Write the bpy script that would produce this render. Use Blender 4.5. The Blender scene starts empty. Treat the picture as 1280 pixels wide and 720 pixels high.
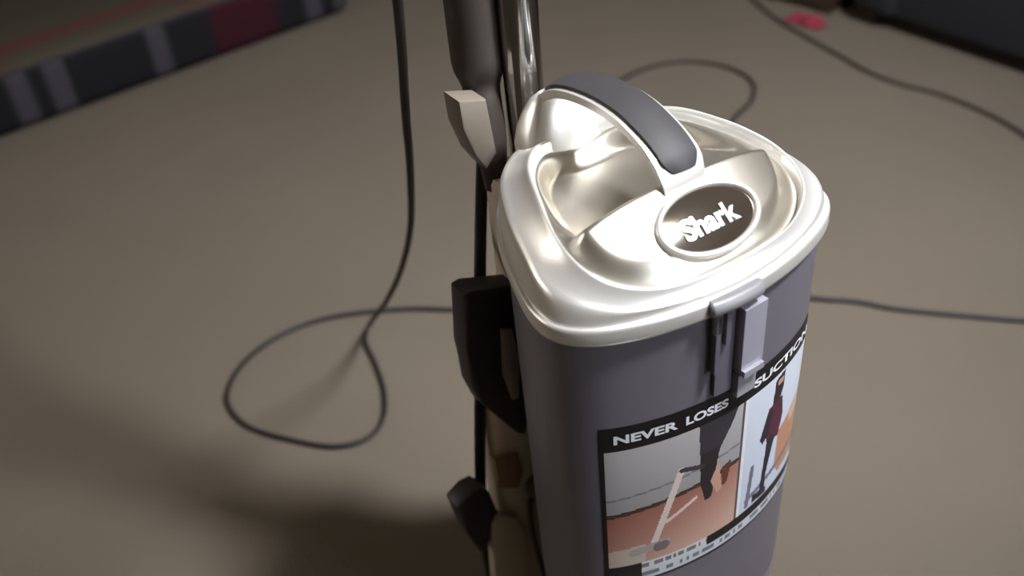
import bpy, bmesh, math, random
from mathutils import Vector, Matrix

# ------------------------------------------------------------------ camera
SC = bpy.context.scene
COL = SC.collection
FPX = 1300.0          # focal length in px of the 1280 px wide frame
HC = 1.142            # camera height
RIM = 0.66            # height of the lid rim
_up = Vector((-175, 1690, FPX)).normalized()
_fw = Vector((0, 0, -1))
_y = (_fw - _up * _fw.dot(_up)).normalized()
_x = _y.cross(_up)
ROT = Matrix((_x, _y, _up))           # camera space -> world
cam_d = bpy.data.cameras.new('camera')
cam = bpy.data.objects.new('camera', cam_d)
COL.objects.link(cam)
cam_d.sensor_width = 36
cam_d.lens = 36 * FPX / 1280
cam_d.clip_start = 0.02
cam_d.dof.use_dof = True
cam_d.dof.focus_distance = 0.85
cam_d.dof.aperture_fstop = 3.5
cam.matrix_world = Matrix.Translation((0, 0, HC)) @ ROT.to_4x4()
SC.camera = cam

# ------------------------------------------------------------------ world, light, exposure
w = bpy.data.worlds.new('sky')
SC.world = w
w.use_nodes = True
bg = w.node_tree.nodes['Background']
bg.inputs[0].default_value = (0.55, 0.68, 0.9, 1)
bg.inputs[1].default_value = 1.0


def area(name, loc, target, sx, sy, power, color):
    l = bpy.data.lights.new(name, 'AREA')
    l.shape = 'RECTANGLE'
    l.size, l.size_y, l.energy, l.color = sx, sy, power, color
    o = bpy.data.objects.new(name, l)
    COL.objects.link(o)
    o.location = loc
    d = Vector(target) - Vector(loc)
    o.rotation_euler = d.to_track_quat('-Z', 'Y').to_euler()
    return o


area('window_daylight', (2.24, -0.95, 1.62), (0.9, 0.0, 1.0), 1.5, 1.1, 50, (0.84, 0.92, 1.0))
LAMP = 12.0       # emission of the ceiling lamp's diffuser
SPOT = 520.0      # watts of its downward beam
area('left_fill_light', (-2.44, 1.2, 1.5), (0.0, 0.9, 0.6), 1.2, 1.0, 15, (1.0, .9, .76))  # added fill to lift the vacuum's dark left side
SC.view_settings.view_transform = 'Standard'
SC.view_settings.look = 'None'
SC.view_settings.gamma = 1
SC.view_settings.exposure = 0.0

# ------------------------------------------------------------------ pixel helpers (used to place things on the floor)


def floor_at(px, py, z=0.0):
    v = ROT @ Vector((px - 640, 360 - py, -FPX))
    t = (z - HC) / v.z
    return Vector((v.x * t, v.y * t, z))


def ray_at(px, py, dist):
    v = (ROT @ Vector((px - 640, 360 - py, -FPX))).normalized()
    return Vector((0, 0, HC)) + v * dist


# ------------------------------------------------------------------ materials
def srgb(r, g, b):
    f = lambda c: ((c / 255) / 12.92 if c / 255 <= .04045 else (((c / 255) + .055) / 1.055) ** 2.4)
    return (f(r), f(g), f(b), 1)


def mat(name, col, rough=.5, metal=0., noise=0., nscale=30., bump=0., bscale=200., coat=0., spec=.5, trans=0., alpha=1.):
    m = bpy.data.materials.new(name)
    m.use_nodes = True
    nt = m.node_tree
    b = nt.nodes['Principled BSDF']
    b.inputs['Base Color'].default_value = col
    b.inputs['Roughness'].default_value = rough
    b.inputs['Metallic'].default_value = metal
    b.inputs['Specular IOR Level'].default_value = spec
    b.inputs['Coat Weight'].default_value = coat
    b.inputs['Coat Roughness'].default_value = .12
    b.inputs['Transmission Weight'].default_value = trans
    tc = nt.nodes.new('ShaderNodeTexCoord')
    n = nt.nodes.new('ShaderNodeTexNoise')
    n.inputs['Scale'].default_value = nscale
    n.inputs['Detail'].default_value = 4
    nt.links.new(tc.outputs['Object'], n.inputs['Vector'])
    mx = nt.nodes.new('ShaderNodeMix')
    mx.data_type = 'RGBA'
    mx.inputs[6].default_value = [c * (1 - noise) for c in col[:3]] + [1]
    mx.inputs[7].default_value = [min(1, c * (1 + noise)) for c in col[:3]] + [1]
    nt.links.new(n.outputs['Fac'], mx.inputs[0])
    nt.links.new(mx.outputs[2], b.inputs['Base Color'])
    if bump:
        n2 = nt.nodes.new('ShaderNodeTexNoise')
        n2.inputs['Scale'].default_value = bscale
        n2.inputs['Detail'].default_value = 3
        nt.links.new(tc.outputs['Object'], n2.inputs['Vector'])
        bp = nt.nodes.new('ShaderNodeBump')
        bp.inputs['Strength'].default_value = bump
        bp.inputs['Distance'].default_value = .004
        nt.links.new(n2.outputs['Fac'], bp.inputs['Height'])
        nt.links.new(bp.outputs[0], b.inputs['Normal'])
    return m


M = {}
M['carpet'] = mat('carpet', srgb(98, 90, 80), .95, 0, .10, 3.0, .6, 260, spec=.1)
M['wall'] = mat('wall_paint', srgb(170, 142, 104), .9, 0, .04, 4)
M['ceiling'] = mat('ceiling_paint', srgb(205, 196, 182), .95, 0, .03, 4)
M['white'] = mat('white_gloss_trim', srgb(225, 222, 215), .4)
M['silver'] = mat('silver_plastic', srgb(230, 228, 224), .32, .62, .02, 20, coat=.2)
M['silver_inner'] = mat('satin_silver_plastic', srgb(200, 194, 182), .29, .92, .02, 20, coat=.15)
M['body'] = mat('grey_metallic_plastic', srgb(106, 102, 111), .4, .25, .03, 15)
M['body_side'] = mat('dark_grey_plastic', srgb(112, 104, 102), .5, .1, .03, 15)
M['chrome'] = mat('chrome', srgb(190, 188, 186), .14, 1.)
M['wand_dark'] = mat('dark_brown_plastic', srgb(52, 45, 41), .5, .1, .05, 20)
M['grip'] = mat('charcoal_rubber', srgb(50, 48, 50), .62, 0, .05, 60)
M['black'] = mat('black_plastic', srgb(44, 38, 40), .45, 0, .05, 30)
M['rubber'] = mat('black_cable_rubber', srgb(24, 20, 19), .6, 0, .05, 30)
M['beige'] = mat('pale_grey_plastic', srgb(186, 176, 160), .4, 0, .06, 14)
M['latch'] = mat('lavender_grey_plastic', srgb(160, 158, 170), .3, .3, .02, 20)
M['smoke'] = mat('smoky_dark_plastic', srgb(100, 96, 108), .18, .2, .1, 30, coat=.5)
M['lens'] = mat('dark_badge_lens', srgb(92, 82, 72), .1, .75, .05, 30, coat=.7)
M['letter'] = mat('silver_lettering', srgb(235, 235, 238), .25, .6)
M['print_black'] = mat('print_black', srgb(26, 23, 28), .4)
M['print_white'] = mat('print_white', srgb(205, 207, 212), .4)
M['brown'] = mat('brown_plastic', srgb(96, 80, 68), .45)
M['dark_wood'] = mat('dark_stained_wood', srgb(50, 38, 30), .4, 0, .25, 9)
M['navy'] = mat('navy_upholstery', srgb(15, 14, 21), .85, 0, .1, 40, .3, 300)
M['red'] = mat('crimson_cloth', srgb(118, 30, 46), .9, 0, .1, 40, .3, 300)


def plaid(name):
    m = bpy.data.materials.new(name)
    m.use_nodes = True
    nt = m.node_tree
    b = nt.nodes['Principled BSDF']
    b.inputs['Roughness'].default_value = .95
    b.inputs['Specular IOR Level'].default_value = .1
    tc = nt.nodes.new('ShaderNodeTexCoord')
    sp = nt.nodes.new('ShaderNodeSeparateXYZ')
    nt.links.new(tc.outputs['Object'], sp.inputs[0])

    def stripes(sock, period, off, stops):
        a = nt.nodes.new('ShaderNodeMath'); a.operation = 'MULTIPLY_ADD'
        a.inputs[1].default_value = 1 / period; a.inputs[2].default_value = off
        nt.links.new(sock, a.inputs[0])
        fr = nt.nodes.new('ShaderNodeMath'); fr.operation = 'FRACT'
        nt.links.new(a.outputs[0], fr.inputs[0])
        cr = nt.nodes.new('ShaderNodeValToRGB')
        cr.color_ramp.interpolation = 'LINEAR'
        els = cr.color_ramp.elements
        while len(els) > 1:
            els.remove(els[-1])
        els[0].position = stops[0][0]; els[0].color = stops[0][1]
        for p, c in stops[1:]:
            e = els.new(p); e.color = c
        nt.links.new(fr.outputs[0], cr.inputs[0])
        return cr.outputs[0]
    nv, mr, gy, ol = srgb(24, 24, 26), srgb(46, 18, 26), srgb(54, 52, 56), srgb(60, 55, 46)
    s1 = stripes(sp.outputs['X'], .80, .0, [(0, nv), (.25, nv), (.27, gy), (.31, gy), (.33, nv), (.46, nv), (.50, mr), (.69, mr), (.73, nv), (.81, nv), (.83, gy), (.87, gy), (.89, nv), (.92, nv), (.94, gy), (.99, gy), (1, nv)])
    s2 = stripes(sp.outputs['Y'], .42, .15, [(0, ol), (.30, ol), (.34, srgb(82, 34, 38)), (.42, srgb(82, 34, 38)), (.46, ol), (1, ol)])
    s3 = stripes(sp.outputs['X'], .55, .3, [(0, ol), (.4, ol), (.45, srgb(70, 42, 38)), (.6, srgb(66, 48, 42)), (.66, ol), (1, ol)])
    mix = nt.nodes.new('ShaderNodeMix'); mix.data_type = 'RGBA'; mix.inputs[0].default_value = .5
    nt.links.new(s2, mix.inputs[6]); nt.links.new(s3, mix.inputs[7])
    # the boxing band is the dark plaid, the panel on top is the pale plaid (two fabrics, split by height)
    gt = nt.nodes.new('ShaderNodeMath'); gt.operation = 'GREATER_THAN'; gt.inputs[1].default_value = .142
    nt.links.new(sp.outputs['Z'], gt.inputs[0])
    m2 = nt.nodes.new('ShaderNodeMix'); m2.data_type = 'RGBA'
    nt.links.new(gt.outputs[0], m2.inputs[0])
    nt.links.new(s1, m2.inputs[6]); nt.links.new(mix.outputs[2], m2.inputs[7])
    nt.links.new(m2.outputs[2], b.inputs['Base Color'])
    return m


M['plaid'] = plaid('plaid_fabric')


# ------------------------------------------------------------------ mesh helpers
def link(name, me, material, parent=None, smooth=True):
    o = bpy.data.objects.new(name, me)
    COL.objects.link(o)
    if material:
        me.materials.append(material)
    if parent:
        o.parent = parent
    if smooth:
        for p in me.polygons:
            p.use_smooth = True
    return o


def obj_bm(name, bm, material, parent=None, smooth=True, angle=None):
    bmesh.ops.recalc_face_normals(bm, faces=bm.faces)
    me = bpy.data.meshes.new(name)
    bm.to_mesh(me)
    bm.free()
    if angle:
        me.shade_smooth() if hasattr(me, 'shade_smooth') else None
        try:
            me.set_sharp_from_angle(angle=math.radians(angle))
        except Exception:
            pass
        return link(name, me, material, parent, False)
    return link(name, me, material, parent, smooth)


def tag(o, label=None, cat=None, group=None, kind=None):
    if label: o['label'] = label
    if cat: o['category'] = cat
    if group: o['group'] = group
    if kind: o['kind'] = kind
    return o


def empty(name, loc=(0, 0, 0), rz=0):
    o = bpy.data.objects.new(name, None)
    COL.objects.link(o)
    o.location = loc
    o.rotation_euler = (0, 0, rz)
    o.empty_display_size = .05
    return o


def catmull(pts, n, closed=False):
    """sample a Catmull-Rom spline, n samples per segment"""
    out = []
    N = len(pts)
    segs = N if closed else N - 1
    for i in range(segs):
        g = lambda k: pts[k % N] if closed else pts[max(0, min(N - 1, k))]
        p0, p1, p2, p3 = [Vector(g(i + k)) for k in (-1, 0, 1, 2)]
        for j in range(n):
            t = j / n
            out.append(.5 * ((2 * p1) + (p2 - p0) * t + (2 * p0 - 5 * p1 + 4 * p2 - p3) * t * t + (3 * p1 - p0 - 3 * p2 + p3) * t ** 3))
    if not closed:
        out.append(Vector(pts[-1]))
    return out


def loft(bm, loops, cap0=False, cap1=False, closed=True):
    vs = [[bm.verts.new(p) for p in L] for L in loops]
    n = len(loops[0])
    for a, b in zip(vs[:-1], vs[1:]):
        for i in range(n if closed else n - 1):
            j = (i + 1) % n
            bm.faces.new((a[i], a[j], b[j], b[i]))
    if cap0: bm.faces.new(vs[0][::-1])
    if cap1: bm.faces.new(vs[-1])
    return vs


def tube(bm, path, r, seg=12, cap=True):
    """tube along path of Vectors; r is a number or list (or list of (ra,rb))"""
    n = len(path)
    loops = []
    t0 = (path[1] - path[0]).normalized()
    ref = Vector((0, 0, 1)) if abs(t0.z) < .9 else Vector((1, 0, 0))
    nx = t0.cross(ref).normalized()
    for i, p in enumerate(path):
        t = (path[min(n - 1, i + 1)] - path[max(0, i - 1)]).normalized()
        nx = (nx - t * nx.dot(t)).normalized()
        ny = t.cross(nx)
        rr = r[i] if isinstance(r, (list, tuple)) else r
        ra, rb = rr if isinstance(rr, (list, tuple)) else (rr, rr)
        loops.append([p + nx * math.cos(2 * math.pi * k / seg) * ra + ny * math.sin(2 * math.pi * k / seg) * rb for k in range(seg)])
    loft(bm, loops, cap, cap)


def box(bm, x0, x1, y0, y1, z0, z1, bev=0., seg=2):
    g = bmesh.ops.create_cube(bm, size=1)
    vs = g['verts']
    for v in vs:
        v.co = Vector(((x0 + x1) / 2 + v.co.x * (x1 - x0), (y0 + y1) / 2 + v.co.y * (y1 - y0), (z0 + z1) / 2 + v.co.z * (z1 - z0)))
    if bev:
        es = list({e for v in vs for e in v.link_edges})
        bmesh.ops.bevel(bm, geom=es, offset=bev, segments=seg, profile=.5, affect='EDGES')


def prism(bm, poly, y0, y1, bev=.003):
    """polygon of (x,z) extruded along y"""
    a = [bm.verts.new((x, y0, z)) for x, z in poly]
    b = [bm.verts.new((x, y1, z)) for x, z in poly]
    n = len(poly)
    fs = [bm.faces.new(a), bm.faces.new(b[::-1])]
    for i in range(n):
        fs.append(bm.faces.new((a[i], b[i], b[(i + 1) % n], a[(i + 1) % n])))
    if bev:
        es = [e for e in fs[0].edges] + [e for e in fs[1].edges]
        bmesh.ops.bevel(bm, geom=es, offset=bev, segments=2, profile=.5, affect='EDGES')


def ss(a, b, x):
    t = max(0., min(1., (x - a) / (b - a)))
    return t * t * (3 - 2 * t)


# ------------------------------------------------------------------ the room (mostly outside the frame)
X0, X1, Y0, Y1, CH = -2.5, 2.3, -2.4, 4.6, 2.45


def quadbox(name, b, m):
    bm = bmesh.new()
    box(bm, *b)
    o = obj_bm(name, bm, m, smooth=False)
    o['kind'] = 'structure'
    return o


fl = quadbox('floor', (X0, X1, Y0, Y1, -.05, 0), M['carpet'])
quadbox('ceiling', (X0, X1, Y0, Y1, CH, CH + .05), M['ceiling'])
bm = bmesh.new()
box(bm, X0 - .1, X0, Y0 - .1, .55, -.05, CH + .05)
box(bm, X0 - .1, X0, 1.85, Y1 + .1, -.05, CH + .05)
box(bm, X0 - .1, X0, .55, 1.85, -.05, .95)
box(bm, X0 - .1, X0, .55, 1.85, 2.05, CH + .05)
wl = obj_bm('wall_left', bm, M['wall'], smooth=False); wl['kind'] = 'structure'
bm = bmesh.new()
box(bm, X0 - .09, X0, .55, .60, .95, 2.05); box(bm, X0 - .09, X0, 1.80, 1.85, .95, 2.05)
box(bm, X0 - .09, X0, .60, 1.80, .95, 1.0); box(bm, X0 - .09, X0, .60, 1.80, 2.0, 2.05)
w2 = obj_bm('added_fill_window', bm, M['white'], smooth=False); w2['kind'] = 'structure'  # unseen window, added to go with the left fill light
M['glass'] = mat('window_glass', (1, 1, 1, 1), 0, 0, trans=1.)
bm = bmesh.new()
box(bm, X0 - .047, X0 - .043, .60, 1.80, 1.0, 2.0)
obj_bm('pane', bm, M['glass'], w2, smooth=False)
quadbox('wall_back', (X0, X1, Y1, Y1 + .1, -.05, CH + .05), M['wall'])
quadbox('wall_front', (X0, X1, Y0 - .1, Y0, -.05, CH + .05), M['wall'])
# right wall with a real window opening
wy0, wy1, wz0, wz1 = -1.75, -.15, 1.02, 2.22
bm = bmesh.new()
box(bm, X1, X1 + .1, Y0 - .1, wy0, -.05, CH + .05)
box(bm, X1, X1 + .1, wy1, Y1 + .1, -.05, CH + .05)
box(bm, X1, X1 + .1, wy0, wy1, -.05, wz0)
box(bm, X1, X1 + .1, wy0, wy1, wz1, CH + .05)
wr = obj_bm('wall_right', bm, M['wall'], smooth=False); wr['kind'] = 'structure'
bm = bmesh.new()
box(bm, X1, X1 + .09, wy0, wy0 + .05, wz0, wz1); box(bm, X1, X1 + .09, wy1 - .05, wy1, wz0, wz1)
box(bm, X1, X1 + .09, wy0 + .05, wy1 - .05, wz0, wz0 + .05); box(bm, X1, X1 + .09, wy0 + .05, wy1 - .05, wz1 - .05, wz1)
box(bm, X1 + .02, X1 + .07, (wy0 + wy1) / 2 - .025, (wy0 + wy1) / 2 + .025, wz0 + .05, wz1 - .05)
wn = obj_bm('window_1', bm, M['white'], smooth=False); wn['kind'] = 'structure'
M['glass'] = mat('window_glass', (1, 1, 1, 1), 0, 0, trans=1.)
for k in range(2):
    bm = bmesh.new()
    a = wy0 + .05 if k == 0 else (wy0 + wy1) / 2 + .025
    b = (wy0 + wy1) / 2 - .025 if k == 0 else wy1 - .05
    box(bm, X1 + .043, X1 + .047, a, b, wz0 + .05, wz1 - .05)
    obj_bm('pane', bm, M['glass'], wn, smooth=False)
for nm, b in (('baseboard_left', (X0, X0 + .015, Y0, Y1, 0, .09)), ('baseboard_right', (X1 - .015, X1, Y0, Y1, 0, .09)),
              ('baseboard_back', (X0 + .015, X1 - .015, Y1 - .015, Y1, 0, .09)), ('baseboard_front', (X0 + .015, X1 - .015, Y0, Y0 + .015, 0, .09))):
    quadbox(nm, b, M['white'])

# flush ceiling lamp, out of the frame above the vacuum
cx, cy = 0.95, 0.35
lampo = empty('ceiling_light', (cx, cy, CH))
tag(lampo, 'round flush ceiling light over the carpet', 'lamp')
bm = bmesh.new()
rg = lambda r, z: [Vector((r * math.cos(2 * math.pi * k / 40), r * math.sin(2 * math.pi * k / 40), z)) for k in range(40)]
loft(bm, [rg(.30, 0), rg(.30, -.03), rg(.28, -.035), rg(.28, -.01)], True, False)
obj_bm('lamp_base', bm, M['white'], lampo, angle=40)
dm = mat('lamp_diffuser', (1, 1, 1, 1), .5)
dm.node_tree.nodes['Principled BSDF'].inputs['Emission Color'].default_value = (1, .95, .88, 1)
dm.node_tree.nodes['Principled BSDF'].inputs['Emission Strength'].default_value = LAMP
bm = bmesh.new()
loft(bm, [rg(.279, -.03), rg(.26, -.055), rg(.2, -.072), rg(.1, -.08)], False, True)
obj_bm('lamp_diffuser', bm, dm, lampo)
sl = bpy.data.lights.new('lamp_beam', 'SPOT')
sl.energy = SPOT; sl.spot_size = math.radians(74); sl.spot_blend = 1.0; sl.shadow_soft_size = .14; sl.color = (.94, .96, 1)
so = bpy.data.objects.new('lamp_beam', sl)
COL.objects.link(so)
so.parent = lampo
so.location = (0, 0, -.16)
so.rotation_euler = (Vector((-0.05, 2.0, 0)) - Vector((cx, cy, CH))).to_track_quat('-Z', 'Y').to_euler()

# ------------------------------------------------------------------ the vacuum cleaner
# local frame: u = across (X), v = towards its front (-Y), z measured from the lid rim, all in millimetres
vac = empty('vacuum_cleaner', (0, 0, 0))
_a, _b = floor_at(704, 431, RIM), floor_at(1037, 262, RIM)
_o = (_a + _b) / 2
vac.location = (_o.x, _o.y, 0)
vac.rotation_euler = (0, 0, math.atan2(_b.y - _a.y, _b.x - _a.x))
tag(vac, 'upright vacuum cleaner with glossy silver lid, carry handle and grey canister with a picture label', 'vacuum cleaner')


def L(u, v, z):
    return Vector((u / 1000, -v / 1000, RIM + z / 1000))


def full(half):
    """mirror a half outline given front centre -> back centre on the right side"""
    return [Vector(p) for p in half] + [Vector((-p[0],) + tuple(p[1:])) for p in half[-2:0:-1]]


NS = 10
rim_h = [(0, 43, 0), (50, 38, 0), (92, 26, 0), (120, 11, 0), (135, -8, 0), (137, -32, 0), (129, -64, 0), (109, -118, 0), (82, -165, 0), (44, -198, 0), (0, -208, 0)]
sho_h = [(0, 38, 17), (48, 34, 18), (86, 23, 20), (111, 8, 25), (124, -10, 30), (127, -34, 34), (121, -62, 38), (106, -110, 43), (83, -153, 45), (45, -187, 42), (0, -197, 40)]
rid_h = [(0, 30, 28), (44, 28, 29), (72, 20, 32), (92, 7, 38), (102, -9, 45), (105, -29, 52), (102, -51, 58), (91, -83, 64), (72, -124, 66), (40, -158, 58), (0, -170, 48)]
RIMC = catmull(full(rim_h), NS, True)
SHO = catmull(full(sho_h), NS, True)
RID = catmull(full(rid_h), NS, True)
NR = len(RIMC)


def inset(loop, d, dz=0.):
    n = len(loop)
    out = []
    for i, p in enumerate(loop):
        t = loop[(i + 1) % n] - loop[i - 1]
        nn = Vector((t.y, -t.x, 0)).normalized()   # direction: decide sign by centre
        c = Vector((0, -80, 0)) - Vector((p.x, p.y, 0))
        if nn.dot(c) < 0: nn = -nn
        out.append(Vector((p.x, p.y, p.z)) + nn * d + Vector((0, 0, dz)))
    return out


def mixl(A, B, t, dz=0.):
    return [a.lerp(b, t) + Vector((0, 0, dz)) for a, b in zip(A, B)]


def toL(loop):
    return [L(p.x, p.y, p.z) for p in loop]


# --- lid: lip, skirt, shoulder, ridge and the inner wall of the ridge
step_top = inset(RIMC, 4.5, 18)
prof = [inset(RIMC, 9, -3), inset(RIMC, 2, -3), inset(RIMC, .4, -2), inset(RIMC, 0, 0), inset(RIMC, 0, 9), inset(RIMC, .6, 11.6), inset(RIMC, 2, 12.4),
        inset(RIMC, 3.2, 11.8), inset(RIMC, 3.9, 11.6), inset(RIMC, 4.2, 13)]
for t in (.12, .35, .6, .85):
    # skirt bulges outwards a little
    prof.append(mixl(inset(RIMC, 4.4, 13.5), SHO, t, 2.2 * math.sin(t * math.pi)))
prof.append(mixl(SHO, RID, .06, 0))
for t in (.2, .4, .6, .8):
    prof.append(mixl(SHO, RID, t, -2.0 * math.sin(t * math.pi)))
prof += [mixl(SHO, RID, .90, .3), mixl(SHO, RID, .95, .6), inset(RID, 0, 0), inset(RID, 1.2, -1.2), inset(RID, 2.0, -4), inset(RID, 3.0, -8), inset(RID, 5, -11)]
bm = bmesh.new()
loft(bm, [toL(p) for p in prof])
lid = obj_bm('lid', bm, M['silver'], vac)

# --- the dished top inside the ridge: badge slope in front, hand scoop, back wall
edge = inset(RID, 3.5, -9.5)
CEN = Vector((0, -78, 0))


def top_h(u, v):
    P = 69 - .74 * max(0, v + 31) - 9 * (abs(u) / 85) ** 3
    if v > -27: P -= 0
    Fl = 28 + 20 * (abs(u) / 85) ** 2
    k = ss(-46, -33, v)
    h = Fl * (1 - k) + P * k
    kb = ss(-140, -168, v)
    B = 44
    return h * (1 - kb) + B * kb


bm = bmesh.new()
NRAD = 60
loops = []
for r in range(NRAD):
    q = 1 - r / NRAD
    lp = []
    for e in edge:
        u = CEN.x + (e.x - CEN.x) * q
        v = CEN.y + (e.y - CEN.y) * q
        h = top_h(u, v)
        k = ss(.84, 1.0, q)
        lp.append(L(u, v, h * (1 - k) + min(e.z, 200) * k))
    loops.append(lp)
vs = loft(bm, loops)
c = bm.verts.new(L(CEN.x, CEN.y, top_h(CEN.x, CEN.y)))
for i in range(NR):
    bm.faces.new((vs[-1][i], vs[-1][(i + 1) % NR], c))
cap = obj_bm('lid_insert', bm, M['silver_inner'], vac)

# --- carry handle: arched band over the scoop
hp = catmull([(-27, 60), (-31, 74), (-39, 85), (-58, 95), (-88, 103), (-125, 103), (-162, 95), (-188, 77), (-203, 52), (-207, 25)], 8)
hw = lambda t: 20.5 - 3.5 * max(0, 1 - t * 6) + 2.0 * (abs(2 * t - .95)) ** 3


def band(bm, path, wf, th, crown=2.5, seg=8, off=0.):
    loops = []
    n = len(path)
    for i, p in enumerate(path):
        t = (path[min(n - 1, i + 1)] - path[max(0, i - 1)]).normalized()
        nn = Vector((t.y, -t.x, 0))
        if nn.y < 0 and abs(nn.y) > .3 or (abs(nn.y) <= .3 and nn.x * (p.x + 110) < 0): nn = -nn
        w = wf(i / (n - 1))
        lp = []
        for k in range(seg + 1):
            s = -1 + 2 * k / seg
            o = off + th / 2 + crown * (1 - s * s)
            lp.append(L(w * s, p.x + nn.x * o, p.y + nn.y * o))
        for k in range(seg, -1, -1):
            s = -1 + 2 * k / seg
            o = off - th / 2 - .6 * (1 - s * s)
            lp.append(L(w * s * .94, p.x + nn.x * o, p.y + nn.y * o))
        loops.append(lp)
    loft(bm, loops, True, True)


bm = bmesh.new()
band(bm, hp, hw, 7.5, 1.2)
handle = obj_bm('carry_handle', bm, M['silver'], vac, angle=50)
bm = bmesh.new()
gp = hp[9:56]
ng = len(gp)
band(bm, gp, lambda t: 16.5 * min(1, (.35 + 5.5 * min(t, 1 - t))) ** .5, 5, 2.6, off=4.6)
obj_bm('grip_pad', bm, M['grip'], handle, angle=50)

# solid rear root of the handle, a glossy face rising behind the hand scoop
bm = bmesh.new()
lo = []
for z, w_, vf, vb in ((30, 44, -158, -200), (44, 43, -161, -204), (58, 38, -165, -205), (70, 32, -169, -202), (80, 26, -174, -197), (87, 20, -178, -189)):
    lp = []
    for k in range(40):
        a = 2 * math.pi * k / 40
        ca, sa = math.cos(a), math.sin(a)
        e = .6
        lp.append(L(w_ * math.copysign(abs(ca) ** e, ca), (vf + vb) / 2 + (vf - vb) / 2 * math.copysign(abs(sa) ** e, sa), z))
    lo.append(lp)
loft(bm, lo, True, True)
obj_bm('handle_root', bm, M['silver'], handle, angle=50)

# --- oval badge on the front slope
BN = Vector((0, .57, .82)).normalized()       # (u,v,z) normal
BU = Vector((1, 0, 0))
BV = BN.cross(BU).normalized()                # up the slope
if BV.z < 0: BV = -BV
BC = Vector((2, -1, 48))


def bp(a, b, h):
    q = BC + BU * a + BV * b + BN * h
    return L(q.x, q.y, q.z)


NE = 72


def ell(ra, rb, h):
    return [bp(ra * math.cos(2 * math.pi * k / NE), rb * math.sin(2 * math.pi * k / NE), h) for k in range(NE)]


bm = bmesh.new()
loft(bm, [ell(47, 29, -8), ell(47, 29, 0), ell(46.4, 28.4, 2.4), ell(45, 27, 3.6), ell(43, 25.2, 3.8), ell(41.8, 24, 2.8), ell(41.2, 23.4, .5)])
badge = obj_bm('badge', bm, M['silver'], vac)
bm = bmesh.new()
lo = [ell(41.6 * s, 23.8 * s, .8 + 2.2 * (1 - s * s)) for s in (1, .85, .65, .45, .25, .08)]
loft(bm, lo, False, True)
obj_bm('badge_lens', bm, M['lens'], badge)


def text_mesh(body, size, extrude=0., bold=0., res=4):
    cu = bpy.data.curves.new('lettering', 'FONT')
    cu.body = body
    cu.size = size
    cu.extrude = extrude
    cu.offset = bold
    cu.resolution_u = res
    cu.align_x = 'CENTER'
    cu.align_y = 'CENTER'
    o = bpy.data.objects.new('lettering', cu)
    COL.objects.link(o)
    bpy.context.view_layer.update()
    me = bpy.data.meshes.new_from_object(o.evaluated_get(bpy.context.evaluated_depsgraph_get()))
    bpy.data.objects.remove(o)
    bpy.data.curves.remove(cu)
    return me


me = text_mesh('Shark', 30, .9, .9)
for v in me.vertices:
    a, b, h = v.co
    a *= .72; b *= .74
    a -= 3; b -= 3
    k = 1 - (a / 42.6) ** 2 - (b / 23.8) ** 2
    v.co = bp(a, b, 1.2 + 2.2 * max(0, k) + h)
link('lettering', me, M['letter'], badge, False)['label'] = 'silver brand name lettering'

# --- canister body
BODY = inset(RIMC, 6)
BH = 445


def body_pt(p, z):
    k = 1 - .055 * (-z / BH) ** 1.0
    return Vector(((p.x) * k, (p.y + 85) * k - 85, z))


bm = bmesh.new()
zs = [-1, -60, -120, -180, -240, -300, -360, -410]
lo = [toL([body_pt(p, z) for p in BODY]) for z in zs]
lo.append(toL([body_pt(p, -418) for p in inset(BODY, .5)]))
lo.append(toL([body_pt(p, -420) for p in inset(BODY, 2.5)]))
lo.append(toL([body_pt(p, -423) for p in inset(BODY, 2.5)]))
lo.append(toL([body_pt(p, -425) for p in inset(BODY, 0)]))
lo.append(toL([body_pt(p, -452) for p in inset(BODY, 2)]))
lo.append(toL([body_pt(p, -470) for p in inset(BODY, 12)]))
lo.append(toL([body_pt(p, -476) for p in inset(BODY, 26)]))
loft(bm, lo, True, True)
body = obj_bm('canister', bm, M['body'], vac, angle=60)

# arc-length map around the front of the body
_N = len(BODY)
arc = [(0., BODY[0])]
s = 0
for i in range(1, _N // 2):
    s += (BODY[i] - BODY[i - 1]).length
    arc.append((s, BODY[i]))
neg = []
s = 0
for i in range(1, _N // 2):
    s += (BODY[-i] - BODY[(-i + 1) % _N]).length
    neg.append((-s, BODY[-i]))
ARC = neg[::-1] + arc


def on_body(s, z, off=0.):
    for (s0, p0), (s1, p1) in zip(ARC[:-1], ARC[1:]):
        if s0 <= s <= s1: break
    t = (s - s0) / (s1 - s0)
    p = p0.lerp(p1, t)
    d = (p1 - p0).normalized()
    nn = Vector((-d.y, d.x, 0))
    if nn.dot(p - Vector((0, -85, 0))) < 0: nn = -nn
    q = body_pt(p, z)
    return L(q.x + nn.x * off, q.y + nn.y * off, z)


# --- picture label wrapped round the front
S0, S1, Z0, Z1 = -118., 122., -92., -292.


def lab(a, b, off):      # a 0..1 left-right, b 0..1 top-bottom
    return on_body(S0 + (S1 - S0) * a, Z0 + (Z1 - Z0) * b, off)


NA, NB = 240, 150


def inpoly(x, y, poly):
    c = False
    n = len(poly)
    for i in range(n):
        x1, y1 = poly[i]; x2, y2 = poly[(i + 1) % n]
        if (y1 > y) != (y2 > y) and x < (x2 - x1) * (y - y1) / (y2 - y1) + x1: c = not c
    return c


def lerpc(a, b, t):
    return tuple(a[i] + (b[i] - a[i]) * t for i in range(3))


def seg_d(x, y, x1, y1, x2, y2):
    dx, dy = x2 - x1, (y2 - y1) * .75
    px, py = x - x1, (y - y1) * .75
    t = max(0, min(1, (px * dx + py * dy) / (dx * dx + dy * dy)))
    return math.hypot(px - t * dx, py - t * dy)


rnd = random.Random(4)
DASH = [rnd.random() for _ in range(400)]


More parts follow.
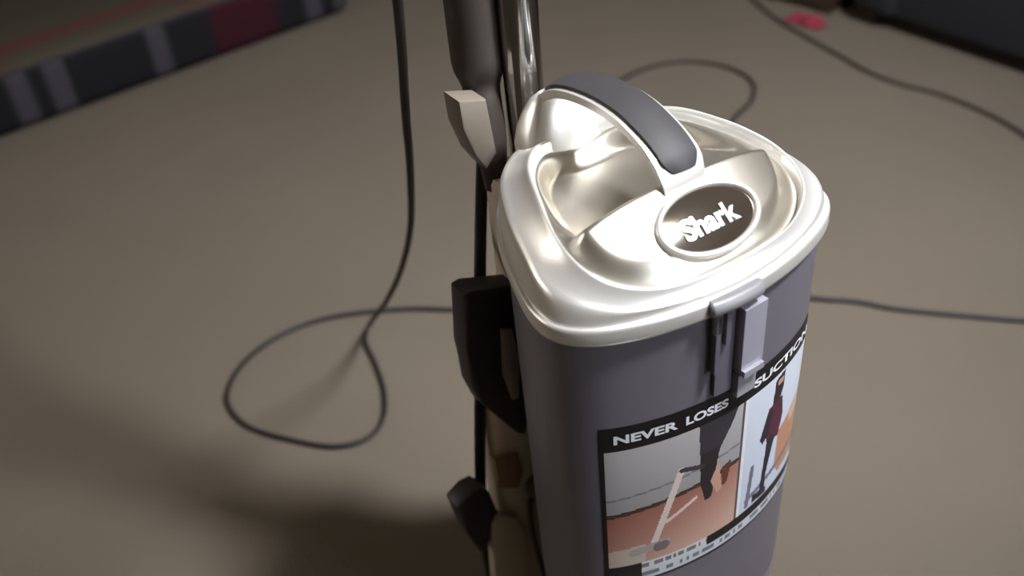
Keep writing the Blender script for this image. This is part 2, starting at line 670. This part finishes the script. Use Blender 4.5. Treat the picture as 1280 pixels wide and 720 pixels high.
def paint(x, y):
    K = (24, 20, 24)
    top = .135
    if x < .018 or x > .988 or y < top or y > .985: return K
    yb = .865      # end of the pictures
    if y > yb:
        # two strips of small print on black / white
        if y < .925:
            if .14 < x < .42:
                g = int(x * 110)
                return (120, 120, 124) if (DASH[g % 400] > .45 and .88 < y < .91) else (214, 214, 218)
            return K
        if x < .14: return K
        g = int(x * 70)
        if .94 < y < .965 and DASH[(g * 3) % 400] > .4: return (120, 122, 132)
        return (206, 210, 218)
    if x < .555:
        # left picture: a person's legs and a mop on a terracotta floor in front of a pale cabinet
        hor = .53 - .12 * x
        col = lerpc((186, 182, 182), (150, 148, 152), (y - top) / .45) if y < hor else lerpc((150, 92, 80), (206, 168, 152), min(1, (y - hor) * 2.0 + x * .6))
        if abs(y - hor) < .012: col = (74, 56, 46)
        if abs(y - (hor - .10)) < .006: col = (126, 124, 128)
        if y > .76 - .10 * x and x < .16: col = (196, 180, 166)
        if inpoly(x, y, [(.36, .135), (.53, .135), (.50, .22), (.455, .32), (.37, .33)]): col = (58, 54, 62)
        if inpoly(x, y, [(.37, .31), (.455, .31), (.44, .46), (.43, .60), (.40, .61), (.375, .48)]): col = (46, 40, 42)
        if inpoly(x, y, [(.47, .45), (.515, .43), (.50, .56), (.475, .57)]): col = (104, 60, 48)
        if inpoly(x, y, [(.42, .50), (.455, .40), (.475, .58), (.455, .60)]): col = (205, 160, 140)
        if seg_d(x, y, .295, .35, .19, .76) < .014: col = (224, 206, 200)
        if seg_d(x, y, .295, .35, .38, .38) < .010: col = (70, 62, 62)
        if seg_d(x, y, .11, .79, .24, .77) < .018: col = (170, 162, 158)
        if (x - .22) ** 2 + (y - .79) ** 2 < .0011: col = (120, 110, 108)
        if seg_d(x, y, .24, .64, .36, .56) < .008: col = (226, 205, 196)
        return col
    if x < .585:
        return (232, 232, 236) if x > .565 else (90, 84, 90)
    # right picture: a woman in a dark red top standing in a bright room
    col = lerpc((222, 228, 240), (196, 206, 226), y)
    if inpoly(x, y, [(.80, .52), (.985, .42), (.985, .80), (.84, .82), (.80, .74)]): col = (192, 140, 112)
    if inpoly(x, y, [(.88, .46), (.985, .40), (.985, .52), (.90, .56)]): col = (208, 176, 160)
    if seg_d(x, y, .62, .80, .98, .70) < .012: col = (120, 124, 140)
    if inpoly(x, y, [(.74, .16), (.80, .14), (.80, .24), (.775, .32), (.73, .34)]): col = (38, 32, 42)
    if inpoly(x, y, [(.71, .30), (.80, .29), (.82, .42), (.80, .54), (.72, .52), (.695, .42)]): col = (82, 34, 56)
    if inpoly(x, y, [(.705, .32), (.74, .32), (.72, .46), (.69, .50), (.67, .46)]): col = (44, 36, 50)
    if inpoly(x, y, [(.72, .50), (.775, .51), (.74, .70), (.735, .86), (.70, .86), (.71, .68)]): col = (36, 30, 44)
    if inpoly(x, y, [(.66, .80), (.75, .82), (.75, .86), (.66, .85)]): col = (40, 34, 48)
    if seg_d(x, y, .64, .60, .625, .84) < .012: col = (120, 116, 132)
    if (x - .775) ** 2 + (y - .19) ** 2 < .0004: col = (196, 150, 132)
    return col


verts = [lab(i / NA, j / NB, .5) for j in range(NB + 1) for i in range(NA + 1)]
faces = [(j * (NA + 1) + i, (j + 1) * (NA + 1) + i, (j + 1) * (NA + 1) + i + 1, j * (NA + 1) + i + 1) for j in range(NB) for i in range(NA)]
me = bpy.data.meshes.new('picture_label')
me.from_pydata(verts, [], faces)
ca = me.color_attributes.new('print', 'FLOAT_COLOR', 'CORNER')
cols = []
for j in range(NB):
    for i in range(NA):
        c3 = paint((i + .5) / NA, (j + .5) / NB)
        cols += list(srgb(*[c * .88 for c in c3])) * 4
ca.data.foreach_set('color', cols)
pm = mat('label_print', (1, 1, 1, 1), .38)
nt = pm.node_tree
at = nt.nodes.new('ShaderNodeAttribute'); at.attribute_name = 'print'
nt.links.new(at.outputs['Color'], nt.nodes['Principled BSDF'].inputs['Base Color'])
pl = link('picture_label', me, pm, body)
pl['label'] = 'printed sticker with two photographs between black bands'


def wrap_text(body_txt, size, a0, a1, bc, hgt, material, parent, name='lettering'):
    me = text_mesh(body_txt, size, 0, size * .035)
    xs = [v.co.x for v in me.vertices]; ys = [v.co.y for v in me.vertices]
    x0, x1, y0, y1 = min(xs), max(xs), min(ys), max(ys)
    for v in me.vertices:
        a = a0 + (a1 - a0) * (v.co.x - x0) / (x1 - x0)
        b = bc + hgt / 2 - hgt * (v.co.y - y0) / (y1 - y0)
        v.co = lab(a, b, 1.0)
    return link(name, me, material, parent, False)


for wd, a0, a1 in (('NEVER', .05, .275), ('LOSES', .305, .476), ('SUCTION', .60, .97)):
    wrap_text(wd, 10, a0, a1,   .068, .048, M['print_white'], body)['label'] = 'white capital lettering on the black band'

# --- latch in front
bm = bmesh.new()


def curved_plate(bm, s0, s1, z0, z1, o0, o1, n=8, bulge=0.):
    A = []
    for i in range(n + 1):
        s = s0 + (s1 - s0) * i / n
        A.append((on_body(s, z0, o0), on_body(s, z0, o1), on_body(s, z1, o1), on_body(s, z1, o0)))
    loft(bm, [list(a) for a in A], True, True)
    return bm


curved_plate(bm, -3, 19, -6, -66, .5, 11)
curved_plate(bm, -2, 18, -66, -72, .5, 14)
es = [e for e in bm.edges if e.calc_face_angle(0) > 1.0]
bmesh.ops.bevel(bm, geom=es, offset=.0012, segments=2, affect='EDGES')
latch = obj_bm('latch', bm, M['latch'], vac, angle=40)
bm = bmesh.new()
curved_plate(bm, -2, 17, -74, -97, .5, 8)
es = [e for e in bm.edges if e.calc_face_angle(0) > 1.0]
bmesh.ops.bevel(bm, geom=es, offset=.0012, segments=2, affect='EDGES')
obj_bm('latch_catch', bm, M['latch'], latch, angle=40)
bm = bmesh.new()
q = [on_body(s, 6, 6) for s in (-32, -20, -8, 4, 14)]
tube(bm, catmull(q, 5), [(.0075 * (1 - abs(i / 20 - .5) ** 3 * 2), .007) for i in range(21)], 12)
obj_bm('latch_hinge', bm, mat('mid_grey_plastic', srgb(120, 118, 122), .4), latch)
bm = bmesh.new()
curved_plate(bm, -22, -6, -4, -88, .5, 4)
curved_plate(bm, -26, -22, -4, -60, .5, 8)
curved_plate(bm, -17, -13, 0, -34, 3, 8)
obj_bm('latch_recess', bm, M['smoke'], latch, angle=40)
bm = bmesh.new()
curved_plate(bm, -27, -21, 4, -20, 4, 8)
obj_bm('latch_spring', bm, M['chrome'], latch, angle=40)

# --- chrome wand, dark sleeve and clip behind the lid
bm = bmesh.new()
tube(bm, [L(-1, -236, z) for z in (-40, 60, 160, 300, 420)], .0175, 32)
wand = obj_bm('wand', bm, M['chrome'], vac, angle=50)
bm = bmesh.new()
pth = catmull([L(-40, -236, -20), L(-38, -240, 10), L(-34, -252, 50), L(-29, -262, 85), L(-28, -264, 160), L(-28, -264, 300), L(-28, -264, 420)], 6)
n = len(pth)
rr = []
for i, p in enumerate(pth):
    z = (p.z - RIM) * 1000
    r = 10 + 6.5 * ss(-25, 40, z) + 7.5 * ss(66, 92, z)
    rr.append(r / 1000)
tube(bm, pth, rr, 24)
sleeve = obj_bm('wand_sleeve', bm, M['wand_dark'], vac, angle=60)
bm = bmesh.new()
prism(bm, [((-72) / 1000, RIM + .082), ((-45) / 1000, RIM + .074), ((-40) / 1000, RIM + .02), ((-52) / 1000, RIM + .008), ((-62) / 1000, RIM + .025), ((-71) / 1000, RIM + .055)], .226, .254, .003)
obj_bm('wand_clip', bm, mat('taupe_plastic', srgb(112, 104, 94), .5), vac, angle=40)
# grip of the wand, out of the frame
bm = bmesh.new()
tube(bm, catmull([L(-15, -240, 410), L(-15, -245, 470), L(-15, -262, 520), L(-15, -300, 548), L(-15, -345, 540)], 6), .021, 20)
obj_bm('wand_grip', bm, M['grip'], vac, angle=60)

# --- spine behind the canister
bm = bmesh.new()
prof = [(46, -6), (48, -12), (48, -120), (54, -180), (86, -225), (90, -330), (90, -520), (80, -590)]
lo = []
for hw_, z in prof:
    lp = []
    for k in range(24):
        a = 2 * math.pi * k / 24
        cx, cy = math.cos(a), math.sin(a)
        e = .55
        lp.append(L(hw_ * math.copysign(abs(cx) ** e, cx), -228 + 26 * math.copysign(abs(cy) ** e, cy), z))
    lo.append(lp)
loft(bm, lo, True, True)
obj_bm('spine', bm, M['beige'], vac, angle=50)


def on_v(px, py, v):
    """local (u,z) of the vacuum where the line of sight through a pixel meets the plane v"""
    d = ROT @ Vector((px - 640, 360 - py, -FPX))
    o = Vector((0, 0, HC))
    mi = Matrix.Rotation(-vac.rotation_euler.z, 3, 'Z')
    ol = mi @ (o - Vector(vac.location)); dl = mi @ d
    t = (-v / 1000 - ol.y) / dl.y
    q = ol + dl * t
    return (q.x, q.z)


# cord hooks on its side
hk = [(580, 370), (590, 363), (645, 357), (660, 380), (672, 432), (670, 480), (658, 545), (648, 543), (604, 507), (592, 485), (585, 440)]
hole = [(627, 412), (641, 412), (650, 450), (649, 498), (641, 500), (630, 470)]
bm = bmesh.new()
prism(bm, [on_v(x, y, -196) for x, y in hk], .196, .222, .004)
hook1 = obj_bm('cord_hook', bm, M['black'], vac, angle=40)
bm = bmesh.new()
prism(bm, [on_v(x, y, -193) for x, y in hole], .192, .198, .002)
obj_bm('hook_inset', bm, mat('pale_inset_plastic', srgb(150, 142, 138), .5), hook1, angle=40)
hk = [(572, 636), (588, 618), (602, 611), (614, 618), (624, 642), (611, 650), (611, 690), (602, 692), (586, 668)]
bm = bmesh.new()
prism(bm, [on_v(x, y, -196) for x, y in hk], .196, .222, .004)
obj_bm('cord_hook', bm, M['black'], vac, angle=40)
# wrapped cord between the hooks (two turns side by side) and its tail
for dx in (0, 6):
    bm = bmesh.new()
    pts = []
    for x, y, v in ((600 + dx, 198, -262), (598 + dx, 280, -250), (597 + dx, 360, -228), (597 + dx, 480, -226), (598 + dx, 615, -226), (606 + dx, 690, -226), (614 + dx, 730, -222)):
        u, z = on_v(x, y, v)
        pts.append(Vector((u, -v / 1000, z)))
    tube(bm, catmull(pts, 6), .0036, 10)
    obj_bm('wrapped_cord', bm, M['rubber'], vac)
# details low on the side: button, hose with its cuff
bm = bmesh.new()
u, z = on_v(676, 619, -186)
for s_, d_ in ((1, 0),):
    ring = lambda r, y: [Vector((u + r * .55 * math.cos(2 * math.pi * k / 20), y, z + r * math.sin(2 * math.pi * k / 20))) for k in range(20)]
    loft(bm, [ring(.016, .205), ring(.016, .190), ring(.013, .186)], True, True)
obj_bm('release_button', bm, M['brown'], vac, angle=40)
bm = bmesh.new()
hpts = []
for x, y, v in ((662, 625, -190), (664, 655, -186), (672, 690, -184), (684, 730, -184)):
    a, b = on_v(x, y, v)
    hpts.append(Vector((a, -v / 1000, b)))
tube(bm, catmull(hpts, 6), .0032, 8)
obj_bm('side_strap', bm, M['wand_dark'], vac)
bm = bmesh.new()
pts = [on_v(x, y, -197) for x, y in ((614, 655), (628, 645), (648, 648), (660, 668), (664, 735), (620, 735))]
prism(bm, pts, .197, .212, .005)
obj_bm('lower_panel', bm, mat('ivory_plastic', srgb(176, 170, 152), .45), vac, angle=40)
bm = bmesh.new()
pts = [on_v(x, y, -198) for x, y in ((618, 575), (650, 570), (656, 590), (650, 612), (624, 612))]
prism(bm, pts, .198, .208, .004)
obj_bm('side_badge', bm, mat('tan_plastic', srgb(134, 108, 82), .45), vac, angle=40)

# --- motor base, floor head, wheels (below the frame)
bm = bmesh.new()
lo = []
for sc_, z in ((.70, -470), (.86, -490), (.92, -540), (.86, -600), (.60, -615)):
    lo.append([L(p.x * sc_, (p.y + 105) * sc_ - 105, z) for p in BODY])
loft(bm, lo, True, True)
obj_bm('motor_base', bm, M['body_side'], vac, angle=50)
bm = bmesh.new()
box(bm, -.12, .12, -.115, .05, .012, .07, .018, 3)
obj_bm('floor_head', bm, M['silver'], vac, angle=50)
for sx in (-1, 1):
    bm = bmesh.new()
    ring = lambda r, x: [Vector((x, .20 + r * math.cos(2 * math.pi * k / 28), .052 + r * math.sin(2 * math.pi * k / 28))) for k in range(28)]
    loft(bm, [ring(.045, sx * .075), ring(.052, sx * .080), ring(.052, sx * .100), ring(.045, sx * .105)], True, True)
    obj_bm('wheel', bm, M['black'], vac, angle=40)

# ------------------------------------------------------------------ the power cord
RC = .0042
air = [ray_at(475, -170, .66), ray_at(487, -80, .71), ray_at(497, 0, .79), ray_at(503, 70, .88), ray_at(507, 140, .98), ray_at(513, 215, 1.11), ray_at(513, 285, 1.27), ray_at(501, 338, 1.43), ray_at(482, 378, 1.60)]
flo = [floor_at(x, y, RC + .001) for x, y in ((463, 404), (456, 425), (470, 457), (480, 490), (478, 524), (458, 548), (418, 558), (365, 550), (312, 534), (288, 512), (284, 490), (300, 458), (336, 427), (385, 404),
       (440, 392), (510, 386), (575, 387), (660, 385), (760, 330), (800, 230), (745, 150), (762, 112), (800, 88), (850, 77), (902, 82), (938, 100), (940, 125), (915, 152), (880, 220), (890, 310), (950, 362), (1020, 373), (1070, 377), (1120, 386), (1200, 394), (1300, 402), (1400, 404))]
bm = bmesh.new()
# where the loop crosses itself the later run rides over the first
cr = Vector((flo[14] + flo[15]) / 2)
path = catmull(air + flo, 8)
tube(bm, path, RC, 10)
tag(obj_bm('power_cord', bm, M['rubber']), 'black power cord hanging beside the wand and looping over the carpet to the right', 'cord')
bm = bmesh.new()
path = catmull([floor_at(x, y, RC) for x, y in ((900, -40), (935, -6), (965, 20), (1005, 45), (1050, 70), (1085, 90), (1125, 105), (1180, 120), (1250, 150), (1310, 190))], 8)
tube(bm, path, .0055, 10)
tag(obj_bm('extension_cord', bm, M['wand_dark']), 'brown cord lying slack on the carpet in the upper right, before the dark armchair', 'cord')

# ------------------------------------------------------------------ plaid floor cushion, upper left
p0, p1 = floor_at(160, 118), floor_at(442, 14)
ang = math.atan2(p1.y - p0.y, p1.x - p0.x)
cu = empty('floor_cushion', p1, ang)
tag(cu, 'low plaid floor cushion with navy, grey and maroon checks lying on the carpet, upper left', 'cushion')
LEN, DEP, HT = 1.35, .75, .155
bm = bmesh.new()
box(bm, -LEN, 0, 0, DEP, 0, HT, .035, 5)
bmesh.ops.subdivide_edges(bm, edges=[e for e in bm.edges if e.calc_length() > .3], cuts=14, use_grid_fill=True)
for v in bm.verts:
    sx = max(0, 1 - (2 * (v.co.x + LEN / 2) / LEN) ** 4); sy = max(0, 1 - (2 * (v.co.y - DEP / 2) / DEP) ** 4)
    if v.co.z > .1: v.co.z += .025 * sx * sy
obj_bm('cushion_cover', bm, M['plaid'], cu)
bm = bmesh.new()
pth = []
for x, y in ((-LEN + .03, .012), (-.03, .012), (-.012, .03), (-.012, DEP - .03), (-.03, DEP - .012), (-LEN + .03, DEP - .012), (-LEN + .012, DEP - .03), (-LEN + .012, .03)):
    pth.append(Vector((x, y, HT - .012)))
pth.append(pth[0].copy())
tube(bm, pth, .005, 8)
obj_bm('piping', bm, M['navy'], cu)

# ------------------------------------------------------------------ dark armchair, upper right
p0, p1 = floor_at(1054, 28), floor_at(1275, 104)
ang = math.atan2(p1.y - p0.y, p1.x - p0.x)
ch = empty('armchair', p0, ang)
tag(ch, 'low navy armchair whose dark base stands behind the brown cord, upper right', 'armchair')
Wd = .82
for nm, b, bv in (('base', (.02, Wd - .02, .02, .74, .035, .24), .02), ('seat_cushion', (.15, Wd - .15, 0, .60, .245, .40), .05),
                  ('armrest', (0, .14, 0, .76, .03, .56), .04), ('armrest', (Wd - .14, Wd, 0, .76, .03, .56), .04), ('backrest', (.145, Wd - .145, .61, .80, .245, .84), .06)):
    bm = bmesh.new()
    box(bm, *b, bv, 4)
    obj_bm(nm, bm, M['navy'], ch, angle=50)
for x in (.05, Wd - .05):
    for y in (.05, .70):
        bm = bmesh.new()
        tube(bm, [Vector((x, y, 0)), Vector((x, y, .04))], [.016, .022], 12)
        obj_bm('leg', bm, M['dark_wood'], ch, angle=40)

# dark wooden chest beside it
p0, p1 = floor_at(948, -1), floor_at(1042, 24)
ang = math.atan2(p1.y - p0.y, p1.x - p0.x)
cs = empty('wooden_chest', p0, ang)
tag(cs, 'dark brown wooden chest at the top edge, left of the navy armchair', 'chest')
ln = (p1 - p0).length - .02
bm = bmesh.new()
box(bm, 0, ln, .01, .36, .012, .34, .008)
obj_bm('chest_body', bm, M['dark_wood'], cs, angle=40)
bm = bmesh.new()
box(bm, -.01, ln + .01, 0, .37, .345, .375, .006)
obj_bm('chest_lid', bm, M['dark_wood'], cs, angle=40)
for x in (.02, ln - .02):
    for y in (.03, .34):
        bm = bmesh.new()
        box(bm, x - .018, x + .018, y - .018, y + .018, 0, .012, .001)
        obj_bm('foot', bm, M['dark_wood'], cs, angle=40)

# crumpled red cloth in front of the chest
c0 = floor_at(1008, 29)
cl = bpy.data.meshes.new('red_cloth')
rnd = random.Random(2)
nx_, ny_ = 28, 18
vv = []
for k in range(2):
    for j in range(ny_ + 1):
        for i in range(nx_ + 1):
            a, b = i / nx_ * 2 - 1, j / ny_ * 2 - 1
            e = max(0, 1 - max(abs(a), abs(b)) ** 3)
            hgt = (.006 + .022 * e * (.55 + .45 * math.sin(5 * a + 3 * b) * math.cos(4 * b - 2 * a))) if k == 0 else .001
            vv.append((a * .05 * (1 + .1 * math.sin(5 * b)), b * .024 * (1 + .15 * math.sin(4 * a)), hgt))
ff = []
n1 = (nx_ + 1) * (ny_ + 1)
for j in range(ny_):
    for i in range(nx_):
        q = j * (nx_ + 1) + i
        ff.append((q, q + 1, q + nx_ + 2, q + nx_ + 1))
        ff.append((n1 + q, n1 + q + nx_ + 1, n1 + q + nx_ + 2, n1 + q + 1))
rim_ = [i for i in range(nx_ + 1)] + [(j + 1) * (nx_ + 1) - 1 for j in range(1, ny_ + 1)] + [ny_ * (nx_ + 1) + i for i in range(nx_ - 1, -1, -1)] + [j * (nx_ + 1) for j in range(ny_ - 1, 0, -1)]
for a, b in zip(rim_, rim_[1:] + rim_[:1]):
    ff.append((a, a + n1, b + n1, b))
cl.from_pydata(vv, [], ff)
co = link('red_cloth', cl, M['red'])
co.location = c0; co.rotation_euler = (0, 0, ang)
tag(co, 'small crumpled crimson cloth on the carpet in front of the dark wooden chest', 'cloth')
